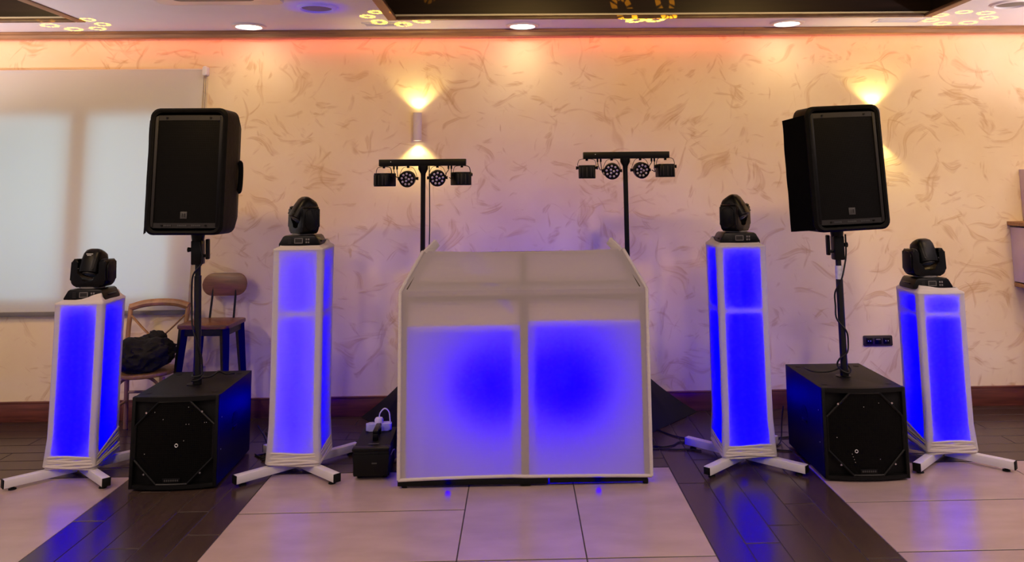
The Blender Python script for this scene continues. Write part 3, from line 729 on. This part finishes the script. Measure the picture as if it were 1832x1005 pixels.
# ------------------------------------------------------------------ subwoofers
def octo(w, h, c, cz): return [(-w + c, cz - h), (w - c, cz - h), (w, cz - h + c), (w, cz + h - c), (w - c, cz + h), (-w + c, cz + h), (-w, cz + h - c), (-w, cz - h + c)]
def subwoofer(x, yf, rot, label, dots, ring):
    w, d, h, bow = .49, .635, .505, .028
    t = thing('subwoofer', label, 'subwoofer', (x, yf, 0), R(rot), 'subwoofers')
    top = [(-w / 2, d), (-w / 2, 0)] + [(-w / 2 + w * k / 10, -bow * math.sin(math.pi * k / 10)) for k in range(1, 10)] + [(w / 2, 0), (w / 2, d)]
    cab = B()
    prism(cab, [(a, b + .02) if b > .5 * d else (a * .999, max(b, .022)) for a, b in top], .012, .012 + h, 'z', bevel=.004)
    ca = obj('cabinet', cab, 'black_paint', t)
    # bowed rim of the front
    for z0, z1 in ((.012, .034), (h - .012, h + .014)):
        obj('front_rim', prism(B(), [(a, b) for a, b in top if b < .5 * d] + [(w / 2, .03), (-w / 2, .03)], z0, z1, 'z', bevel=.003), 'black_paint', ca)
    for s in (-1, 1): qbox('front_rim', (s * (w / 2 - .010), .012, h / 2 + .012), (.02, .034, h), 'black_paint', ca, bevel=.003)
    cz = h / 2 + .012
    gw, gh = w / 2 - .022, h / 2 - .022
    # octagonal grille, bowed
    g = B(); oc = octo(gw, gh, .135, cz)
    def bowy(a): return -bow * .85 * math.cos(math.pi * a / w) + .006
    nn = 16; cols = []
    for k in range(nn + 1):
        a = -gw + 2 * gw * k / nn
        lim = gh - max(0, .135 - (gw - abs(a)))
        cols.append([g.verts.new((a, bowy(a), cz - lim + 2 * lim * j / 8)) for j in range(9)])
    for p, q in zip(cols, cols[1:]):
        for j in range(8): g.faces.new((p[j], q[j], q[j + 1], p[j + 1]))
    gr = obj('grille', g, 'sub_grille', t, smooth=40)
    b = B()
    for k in range(8):
        p0, p1 = oc[k], oc[(k + 1) % 8]
        pts = [(p0[0] + (p1[0] - p0[0]) * j / 6, 0, p0[1] + (p1[1] - p0[1]) * j / 6) for j in range(7)]
        tube(b, [(a * .985, bowy(a) - .003, cz + (z - cz) * .985) for a, _, z in pts], .007, 6)
    obj('grille_frame', b, 'black_plastic', gr)
    obj('badge', box(B(), (0, bowy(0) - .004, cz - gh + .026), (.10, .006, .026), bevel=.003), 'black_plastic', gr)
    for i_ in range(7): qbox('badge_letter', (-.036 + i_ * .012, bowy(0) - .0075, cz - gh + .026), (.007, .002, .010), 'print_grey', gr, bevel=0)
    for sx in (-1, 1):
        for a, z in ((sx * (gw - .066), cz + gh - .062), (sx * (gw - .066), cz - gh + .062)):
            obj('screw', cyl(B(), (a, bowy(a) - .010, z), (a, bowy(a) - .013, z), .0055, n=10), 'chrome', gr)
    for a, z in dots: obj('glint_dot', cyl(B(), (a, bowy(a) - .003, cz + z), (a, bowy(a) - .006, cz + z), .0018, n=8), 'steel_dot', gr)  # tiny steel discs imitate LED glints on the grille
    if ring:
        rr = B(); a, z = ring; tube(rr, [(a + .0085 * math.cos(R(k * 30)), bowy(a) - .004, cz + z + .0085 * math.sin(R(k * 30))) for k in range(13)], .002, 6); obj('logo_ring', rr, 'steel_dot', gr)
    for s in (-1, 1):
        hb = B(); pr = [(.03 + d * .45 + .055 * math.cos(R(a)), cz + .02 + .060 * math.sin(R(a))) for a in range(0, 181, 15)]
        prism(hb, pr, s * (w / 2 - .004), s * (w / 2 + .0015), 'x'); obj('handle_recess', hb, 'rubber', ca)
        obj('handle_lip', box(B(), (s * (w / 2 + .002), .03 + d * .45, cz - .012), (.006, .085, .022), bevel=.003), 'black_plastic', ca)
        for yy in (.06,):
            for zz in (.2, .38): obj('side_screw', cyl(B(), (s * (w / 2), yy, zz), (s * (w / 2 + .002), yy, zz), .003, n=8), 'steel_dot', ca)
    obj('pole_socket', lathe(B(), [(.045, h + .011), (.045, h + .016), (.026, h + .017)], 24, Matrix.Translation((0, d * .46, 0))), 'black_plastic', ca)
    for sx in (-1, 1):
        for sy in (.09, d - .07):
            obj('foot', lathe(B(), [(.018, .013), (.02, 0.0005)], 12, Matrix.Translation((sx * .18, sy, 0))), 'rubber', t)
            obj('stacking_dimple', lathe(B(), [(.02, h + .0122), (.018, h + .0135)], 14, Matrix.Translation((sx * .19, sy, 0))), 'rubber', ca)
    return t
subwoofer(-2.0, 4.925, 2.2, 'black subwoofer with octagonal grille under the left loudspeaker pole', [(-.11, .17), (.08, .195), (.07, .10), (.085, .10), (.17, .105), (.18, .105), (.06, .01), (-.06, .13), (-.16, -.06)], (.02, -.015))
subwoofer(1.995, 4.865, -.5, 'black subwoofer with octagonal grille under the right loudspeaker pole', [(-.01, .15), (.08, .17), (-.17, -.02), (-.09, -.11), (-.085, -.125), (-.08, -.14), (-.075, -.155), (.07, -.14), (.19, .12)], (-.065, -.095))

# ------------------------------------------------------------------ speaker poles
def speaker_pole(base, top, mirror, label):
    t = thing('speaker_pole', label, 'speaker pole', base, 0, 'loudspeaker poles')
    v = Vector(top) - Vector(base); L = v.length
    q = Vector((0, 0, 1)).rotation_difference(v).to_matrix().to_4x4()
    def P(x, y, z): return q @ Vector((x, y, z))
    obj('lower_tube', tube(B(), [P(0, 0, -.004), P(0, 0, L * .72)], .0215, 24), 'dark_steel', t)
    obj('upper_tube', tube(B(), [P(0, 0, L * .70), P(0, 0, L + .024)], .0175, 24), 'dark_steel', t)
    obj('base_collar', tube(B(), [P(0, 0, .0), P(0, 0, .03)], .026, 24), 'rubber', t)
    m = mirror
    obj('clamp_housing', box(B(), P(0, 0, L * .88), (.066, .07, .15), q.to_3x3(), .008), 'black_plastic', t)
    obj('top_cup', tube(B(), [P(0, 0, L * .955), P(0, 0, L + .005)], [.036, .042], 20), 'black_plastic', t)
    k = obj('lock_knob', tube(B(), [P(-m * .03, 0, L * .90), P(-m * .062, 0, L * .90)], [.010, .016], 14), 'rubber', t)
    obj('crank_handle', box(B(), P(m * .068, -.02, L * .90), (.022, .03, .125), q.to_3x3(), .006), 'black_plastic', t)
    obj('crank_arm', box(B(), P(m * .045, -.01, L * .855), (.05, .02, .02), q.to_3x3(), .004), 'black_plastic', t)
    if mirror < 0: obj('label_sticker', tube(B(), [P(0, 0, L * .66), P(0, 0, L * .755)], .0222, 24, caps=False), 'paper', t)
    return P, L, t
PL, LL, _ = speaker_pole((-1.992, 5.215, .5235), (-2.020, 5.205, 1.425), 1, 'black telescopic pole rising from the left subwoofer with cable around it')
PR, LR, _ = speaker_pole((2.005, 5.155, .5235), (2.010, 5.165, 1.405), -1, 'black telescopic pole with white sticker rising from the right subwoofer')
def wind(base, P, zs, ph, nm, lb):
    pts = []
    for (z, a, rr) in zs: pts.append(Vector(base) + P(rr * math.cos(R(a)), rr * math.sin(R(a)), z))
    obj(nm, tube(B(), smooth_path(pts, 6), .0055, 8), 'cable', None, label=lb, cat='cable')
bL, bR = (-1.992, 5.215, .5235), (2.005, 5.155, .5235)
wind(bL, PL, [(.86, 300, .05), (.74, 320, .055), (.66, 250, .04), (.55, 200, .035), (.45, 190, .034), (.36, 215, .032), (.27, 270, .032), (.17, 330, .033), (.08, 350, .032), (.05, 330, .031), (.045, 240, .032), (.048, 150, .033), (.04, 40, .033), (.025, -60, .034), (.02, -150, .036), (.02, -260, .04), (.012, -290, .12), (.035, -300, .16), (.012, -305, .2), (.008, -310, .25)], 0, 'speaker_cable', 'black cable spiralling down the left loudspeaker pole')
wind(bR, PR, [(.86, -20, .05), (.74, -25, .048), (.66, -40, .036), (.58, -90, .033), (.50, 190, .034), (.42, 180, .033), (.34, 190, .032), (.27, 300, .031), (.20, 330, .032), (.14, 290, .033), (.10, 210, .040), (.06, 190, .044), (.03, 240, .042), (.02, 300, .036), (.04, 350, .036), (.06, 60, .036), (.03, 120, .05), (.012, 150, .10), (.010, 158, .18), (.014, 150, .22), (.010, 135, .26)], 0, 'speaker_cable', 'black cable spiralling down the right loudspeaker pole')

# ------------------------------------------------------------------ loudspeakers in covers
def loudspeaker(loc, yaw, roll, side, label):
    t = thing('loudspeaker', label, 'loudspeaker', loc, 0, 'loudspeakers on poles')
    t.rotation_euler = (0, R(roll), R(yaw))
    w, h, d = .43, .725, .36
    def plan(k=0): return [(-w / 2 + k, -d / 2), (w / 2 - k, -d / 2), (w / 2 - k, -.02), (w / 2 - .07 - k, d / 2 - .02), (-w / 2 + .07 + k, d / 2 - .02), (-w / 2 + k, -.02)]
    obj('cabinet', prism(B(), plan(.012), .012, h - .012, 'z', bevel=.01), 'black_plastic', t)
    # grille panel, gently curved
    g = B(); sheet(g, lambda u, v_: Vector(((u - .5) * (w - .03), -d / 2 - .010 - .016 * math.cos((u - .5) * math.pi), .018 + v_ * (h - .036))), 14, 6)
    gr = obj('grille', g, 'speaker_grille', t)
    for z in (.036, h - .036):
        e = B(); sheet(e, lambda u, v_: Vector(((u - .5) * (w - .028), -d / 2 - .0125 - .016 * math.cos((u - .5) * math.pi), z - .015 + v_ * .03)), 14, 1); obj('grille_band', e, 'grey_plastic', gr)
        for s in (-1, 1): obj('screw', cyl(B(), (s * .135, -d / 2 - .02, z), (s * .135, -d / 2 - .027, z), .006, n=10), 'rubber', gr)
    for s in (-1, 1): qbox('grille_edge', (s * (w / 2 - .014), -d / 2 - .012, h / 2), (.02, .012, h - .05), 'grey_plastic' if s == (-1 if side > 0 else 1) else 'black_plastic', gr, bevel=.003)
    bd = qbox('badge', (0, -d / 2 - .027, .098), (.042, .004, .042), 'print_grey', gr, bevel=.002)
    qbox('badge_mark', (-.007, -d / 2 - .0295, .098), (.004, .002, .022), 'grey_plastic', bd, bevel=0); qbox('badge_mark', (.007, -d / 2 - .0295, .098), (.010, .002, .022), 'grey_plastic', bd, bevel=0)
    for x0, n in ((-.115, 5), (-.03, 6), (.055, 6)):
        for k in range(n): qbox('band_letter', (x0 + k * .0095, -d / 2 - .029 + .0, .036), (.006, .002, .009), 'print_grey', gr, bevel=0)
    # nylon cover: thick open rim round the front, walls running back
    cv = B(); prev = None
    secs = [(-d / 2 - .022, -.004, .045), (-d / 2 - .030, .010, .05), (-d / 2 - .018, .026, .055), (-d / 2 + .03, .024, .055), (-.02, .026, .05), (d / 2 - .02, -.03, .05), (d / 2 + .005, -.05, .05)]
    for y_, gk, r_ in secs:
        cur = []
        for a, b in rrect(w + 2 * gk, h + 2 * min(gk, .022), r_, 5):
            j = .004 * noise.noise(Vector((a * 6, y_ * 8, b * 6 + loc[0])))
            cur.append(cv.verts.new((a + j, y_, b + h / 2 + j)))
        if prev:
            for k in range(len(cur)): cv.faces.new((prev[k], prev[(k + 1) % len(cur)], cur[(k + 1) % len(cur)], cur[k]))
        prev = cur
    cv.faces.new(prev)
    co = obj('nylon_cover', cv, 'black_nylon', t, smooth=50)
    # opened side flap of the cover
    s = -1
    fp = B(); wid = .055 if side > 0 else .09
    def flap(u, v_):
        bulge = .012 * noise.noise(Vector((u * 3, v_ * 5, loc[0])))
        return Vector((s * (w / 2 + .018 + u * wid * (1 if side < 0 else .75)), -d / 2 - .012 + u * (.16 if side < 0 else .05) + bulge, -.008 + v_ * (h - .018 - u * .01) - u * .012))
    sheet(fp, flap, 6, 14)
    r = bmesh.ops.solidify(fp, geom=fp.faces[:], thickness=.012)
    obj('cover_flap', fp, 'black_nylon', co, smooth=50)
    hz = smooth_path([(w / 2 + .020, .02, h * .33), (w / 2 + .030, .02, h * .345), (w / 2 + .034, .02, h * .46), (w / 2 + .030, .02, h * .565), (w / 2 + .018, .02, h * .58)], 5)
    obj('side_handle', tube(B(), hz, .012, 8, flat=1.4), 'black_nylon', co)
    obj('pole_cup', lathe(B(), [(.045, -.004), (.045, .02)], 20), 'black_plastic', t)
    return t
loudspeaker((-2.022, 5.205, 1.455), -3, 0.6, 1, 'black loudspeaker in an open nylon cover in front of the window')
loudspeaker((2.020, 5.165, 1.435), 4, -2.0, -1, 'black loudspeaker in an open nylon cover hiding the right wall light')

# ------------------------------------------------------------------ chairs
def crossback(loc):
    t = thing('cross_back_chair', 'wooden cross back chair with black clothes on its seat, below the window', 'chair', loc, R(4))
    w = .215
    obj('seat', prism(B(), [( (.21 + .02 * math.sin(R(a))) * math.cos(R(a)) * 1.02, -.02 + .205 * math.sin(R(a))) for a in range(0, 360, 12)], .425, .455, 'z', bevel=.010), 'chair_oak', t)
    for s in (-1, 1):
        obj('back_post', tube(B(), smooth_path([(s * .185, .19, 0.002), (s * .182, .17, .25), (s * .185, .165, .44), (s * .20, .19, .65), (s * .205, .235, .86)], 5), .0165, 10), 'chair_oak', t)
        obj('leg', tube(B(), [(s * .175, -.16, .43), (s * .19, -.19, .002)], [.018, .014], 10), 'chair_oak', t)
        obj('cross_slat', tube(B(), smooth_path([(s * .20, .222, .80), (s * .06, .205, .66), (-s * .10, .19, .54), (-s * .17, .17, .47)], 5), .014, 8, flat=.45), 'chair_oak', t)
        obj('arch_brace', tube(B(), smooth_path([(s * .178, -.165, .20), (s * .155, -.12, .33), (s * .09, -.12, .41), (0, -.12, .425)], 5), .010, 8), 'chair_oak', t)
    obj('top_rail', tube(B(), smooth_path([(-.212, .235, .848), (-.12, .255, .872), (0, .262, .880), (.12, .255, .872), (.212, .235, .848)], 6), .027, 10, flat=1.0), 'chair_oak', t)
    for a, b in (((-.18, -.17, .2), (-.18, .17, .2)), ((.18, -.17, .2), (.18, .17, .2)), ((-.18, .17, .26), (.18, .17, .26))):
        obj('stretcher', cyl(B(), a, b, .010, n=8), 'chair_oak', t)
crossback((-2.66, 5.99, 0))
# dark rail of the chair behind
def stool(loc):
    t = thing('metal_stool', 'dark metal stool with oval wooden backrest beside the cross back chair', 'stool', loc, R(-2))
    obj('seat', prism(B(), rrect(.37, .36, .03), .735, .762, 'z', bevel=.008), 'seat_walnut', t)
    obj('apron', prism(B(), rrect(.33, .32, .02), .685, .735, 'z', bevel=.004), 'dark_steel', t)
    for sx in (-1, 1):
        for sy in (-1, 1):
            obj('leg', tube(B(), [(sx * .145, sy * .14, .735), (sx * .195, sy * .19, .002)], [.036, .020], 4), 'dark_steel', t)
        obj('back_post', cyl(B(), (sx * .09, .165, .74), (sx * .085, .215, 1.02), .008, n=10), 'dark_steel', t)
        obj('footrest', cyl(B(), (sx * .18, -.17, .25), (sx * .18, .17, .25), .009, n=8), 'dark_steel', t)
    for sy in (-1, 1): obj('footrest', cyl(B(), (-.18, sy * .17, .25), (.18, sy * .17, .25), .009, n=8), 'dark_steel', t)
    bk = B(); pr = rrect(.335, .165, .08, 8, 0, 1.0)
    prism(bk, pr, -.009, .009, 'y', bevel=.004)
    for v in bk.verts: v.co.y += .205 + (v.co.z - .9) * .12 - .35 * v.co.x ** 2
    obj('backrest', bk, 'seat_walnut', t)
stool((-2.228, 6.07, 0))
# crumpled clothes
cl = B(); bmesh.ops.create_icosphere(cl, subdivisions=5, radius=1)
for v in cl.verts:
    p = v.co.copy(); n1 = noise.noise(p * 1.7 + Vector((3, 1, 5))); n2 = 1 - abs(noise.noise(p * 3.2 + Vector((9, 2, 4)))) * 2; n3 = noise.noise(p * 7)
    k = 1 + .22 * n1 + .13 * n2 + .05 * n3
    z = p.z * .125 * k
    v.co = Vector((p.x * .178 * k, p.y * .17 * k, max(z, -.078) + .085 + .02 * n1))
for v in cl.verts:
    if v.co.x > .12: v.co.z += (v.co.x - .12) * .35
obj('folded_clothes', cl, 'black_cloth', None, 50, loc=(-2.65, 5.93, .463), label='crumpled black clothes heaped on the cross back chair', cat='clothes')
hood = B(); bmesh.ops.create_icosphere(hood, subdivisions=4, radius=1)
for v in hood.verts:
    p = v.co.copy(); k = 1 + .3 * noise.noise(p * 2 + Vector((1, 7, 2))) + .12 * noise.noise(p * 5)
    v.co = Vector((p.x * .075 * k, p.y * .05 * k, p.z * .055 * k))
    v.co = Matrix.Rotation(R(20), 3, 'Y') @ v.co
obj('folded_strap', hood, 'black_cloth', None, 50, loc=(-2.60, 6.03, .655), label='black folded strap sticking up from the heap of clothes', cat='strap')

# ------------------------------------------------------------------ fog machine and power strip
fm = thing('fog_machine', 'black fog machine with top handle standing left of the booth', 'fog machine', (-.885, 5.03, 0), R(2))
pr = [(0, .022), (0, .035), (-.018, .135), (-.018, .165), (-.008, .185), (.40, .185), (.40, .022)]
obj('housing', prism(B(), pr, -.105, .105, 'x', bevel=.005), 'black_paint', fm)
obj('front_plate', prism(B(), [(-.098, .03), (.098, .03), (.108, .15), (-.108, .15)], -.022, -.002, 'y', bevel=.004), 'black_plastic', fm)
obj('top_lip', box(B(), (0, .0, .178), (.222, .06, .018), bevel=.006), 'black_plastic', fm)
for s in (-1, 1):
    for yy in (.05, .36): obj('foot', lathe(B(), [(.012, .022), (.014, .001)], 12, Matrix.Translation((s * .075, yy, 0))), 'rubber', fm)
obj('front_logo', box(B(), (.02, -.0235, .10), (.03, .002, .007), bevel=0), 'print_grey', fm)
obj('top_logo', box(B(), (.005, .05, .1885), (.06, .02, .001), bevel=0), 'print_grey', fm)
hb = B()
for yy in (.13, .27): box(hb, (.005, yy, .205), (.032, .022, .044), bevel=.004)
box(hb, (.005, .20, .234), (.034, .165, .022), bevel=.007)
obj('handle', hb, 'black_plastic', fm)
ps = thing('power_strip', 'white power strip lying on top of the fog machine', 'power strip', (-.90, 5.37, .1865), R(8))
obj('body', prism(B(), rrect(.16, .06, .02), 0, .042, 'z', bevel=.008), 'lavender_plastic', ps)
pl = obj('plug', lathe(B(), [(.026, .040), (.028, .062), (.022, .074)], 20), 'white_plastic', ps)
obj('plug_lead', tube(B(), smooth_path([(.0, 0, .074), (.008, 0, .105), (.035, .0, .128), (.062, -.0, .105), (.07, -.01, .05), (.074, -.015, .012)], 6), .004, 8), 'white_plastic', pl)
obj('side_cable', tube(B(), smooth_path([(-.775, 5.06, .13), (-.768, 5.10, .145), (-.766, 5.15, .13), (-.766, 5.17, .08), (-.766, 5.21, .075), (-.766, 5.24, .11), (-.766, 5.28, .15), (-.764, 5.33, .14), (-.762, 5.38, .004)], 6), .003, 8), 'soft_grey', None, label='thin grey cable looping along the side of the fog machine', cat='cable')

# ------------------------------------------------------------------ floor cables
def fcable(pts, lb, r=.0045): obj('floor_cable', tube(B(), smooth_path([(x, y, r + .001 + (z if z else 0)) for x, y, z in pts], 6), r, 8), 'cable', None, label=lb, cat='cable')
fcable([(-1.80, 6.0, 0), (-1.72, 5.86, 0), (-1.6, 5.75, 0), (-1.53, 5.68, 0), (-1.45, 5.62, 0)], 'black cable crossing the floor from the wall to the tall left totem')
fcable([(-1.745, 5.63, .15), (-1.70, 5.62, .09), (-1.66, 5.60, .02), (-1.64, 5.55, 0), (-1.70, 5.50, 0), (-1.62, 5.46, 0), (-1.53, 5.50, 0), (-1.5, 5.58, 0)], 'black cable curling from the rear of the left subwoofer')
fcable([(-1.72, 5.52, 0), (-1.66, 5.45, 0), (-1.60, 5.47, 0), (-1.64, 5.40, 0), (-1.58, 5.42, .01), (-1.52, 5.46, 0)], 'tangle of black cable beside the left subwoofer', .005)
qbox('cable_tag', (-1.585, 5.50, .012), (.07, .04, .02), 'white_plastic', None, label='small white tag lying among cables beside the tall left totem', cat='tag')
fcable([(-1.20, 5.60, 0), (-1.16, 5.68, .0), (-1.10, 5.72, .012), (-1.02, 5.70, 0), (-.98, 5.60, .0), (-.99, 5.50, .06), (-.965, 5.45, .15), (-.94, 5.40, .215), (-.92, 5.38, .23)], 'black cable rising from the floor to the power strip')
fcable([(-1.24, 5.62, 0), (-1.15, 5.63, .01), (-1.06, 5.62, 0), (-1.0, 5.66, 0), (-.93, 5.72, 0), (-.84, 5.70, 0)], 'black cable on the floor behind the fog machine')
fcable([(-1.22, 5.56, 0), (-1.17, 5.60, 0), (-1.12, 5.56, .008), (-1.07, 5.59, .008), (-1.02, 5.56, 0), (-.985, 5.62, 0), (-1.06, 5.66, .01), (-1.15, 5.67, .01), (-1.2, 5.66, 0)], 'looped black cable bundle between totem and fog machine', .006)
qbox('power_brick', (-1.085, 5.605, .016), (.11, .05, .028), 'rubber', None, bevel=.008, label='small black power adapter among the cables beside the fog machine', cat='adapter')
fcable([(.86, 5.55, 0), (.93, 5.53, 0), (1.0, 5.56, 0), (1.05, 5.62, 0), (1.12, 5.60, 0), (1.13, 5.53, 0)], 'black cable curling on the floor right of the booth')
fcable([(.84, 5.98, 0), (.95, 5.90, 0), (1.05, 5.75, 0), (1.18, 5.66, 0), (1.32, 5.62, 0), (1.45, 5.64, 0), (1.66, 5.66, 0), (1.85, 5.7, 0)], 'long black cable running behind the tall right totem')
fcable([(.80, 5.50, 0), (.90, 5.49, 0), (1.0, 5.47, 0), (1.07, 5.47, 0), (1.16, 5.44, 0)], 'straight black cable beside the foot of the tall right totem')
fcable([(1.80, 6.32, .25), (1.79, 6.28, .12), (1.76, 6.1, .01), (1.70, 5.85, 0), (1.66, 5.70, 0), (1.62, 5.60, 0)], 'thin black cable dropping from the wall beside the right subwoofer', .0035)
fcable([(1.76, 5.62, .22), (1.745, 5.62, .12), (1.73, 5.60, .02), (1.68, 5.52, 0), (1.60, 5.46, 0), (1.66, 5.42, .0), (1.74, 5.40, 0)], 'black cable hanging behind the right subwoofer')

# ------------------------------------------------------------------ gobo beams thrown on the ceiling by the moving heads
def gobo(src, tgt, energy, r0, r1, th, nring, rot=0):
    o = lamp('gobo_projector_beam', 'SPOT', src, energy, (1, .62, .02), .004, target=tgt, spot=2.6 * math.degrees(math.atan(r0 + r1)), blend=.02)
    l = o.data; l.use_nodes = True; nt = l.node_tree; em = nt.nodes['Emission']
    def M(op, a, b=None, c=None):
        n = nt.nodes.new('ShaderNodeMath'); n.operation = op
        for i, q in enumerate((a, b, c)):
            if q is None: continue
            if isinstance(q, (int, float)): n.inputs[i].default_value = q
            else: nt.links.new(q, n.inputs[i])
        return n.outputs[0]
    tc = nt.nodes.new('ShaderNodeTexCoord'); sx = nt.nodes.new('ShaderNodeSeparateXYZ'); nt.links.new(tc.outputs['Normal'], sx.inputs[0])
    z = M('ABSOLUTE', sx.outputs[2]); u = M('DIVIDE', sx.outputs[0], z); v = M('DIVIDE', sx.outputs[1], z)
    r = M('SQRT', M('ADD', M('MULTIPLY', u, u), M('MULTIPLY', v, v)))
    a = M('ADD', M('ARCTAN2', v, u), rot + 20 * math.pi)
    seg = 2 * math.pi / nring
    fa = M('MULTIPLY', M('SUBTRACT', M('FRACT', M('DIVIDE', a, seg)), .5), seg)
    lx = M('SUBTRACT', M('MULTIPLY', r, M('COSINE', fa)), r0); ly = M('MULTIPLY', r, M('SINE', fa))
    d = M('SQRT', M('ADD', M('MULTIPLY', lx, lx), M('MULTIPLY', ly, ly)))
    mask = M('LESS_THAN', M('ABSOLUTE', M('SUBTRACT', d, r1)), th)
    spk = M('GREATER_THAN', M('SINE', M('MULTIPLY', M('ARCTAN2', ly, lx), 10)), -.55)
    nt.links.new(M('MULTIPLY', mask, spk), em.inputs['Strength'])
gobo((-2.67, 5.24, 1.40), (-3.30, 5.99, CEIL), 650, .105, .026, .007, 7)
gobo((-1.20, 5.10, 1.72), (-.90, 5.86, CEIL + .03), 600, .130, .030, .010, 7, .5)
gobo((1.38, 5.05, 1.72), (.93, 5.92, CEIL + .16), 2200, .100, .032, .012, 7, .2)
gobo((2.59, 5.24, 1.40), (3.36, 5.98, CEIL), 500, .105, .026, .007, 7, .3)
# added spot imitating blue light that leaks from the tall left totem's top
lamp('totem_spill_fill', 'SPOT', (-1.37, 5.47, 1.42), 34, BLUE, .02, target=(-1.385, 5.5, CEIL), spot=20, blend=.9)
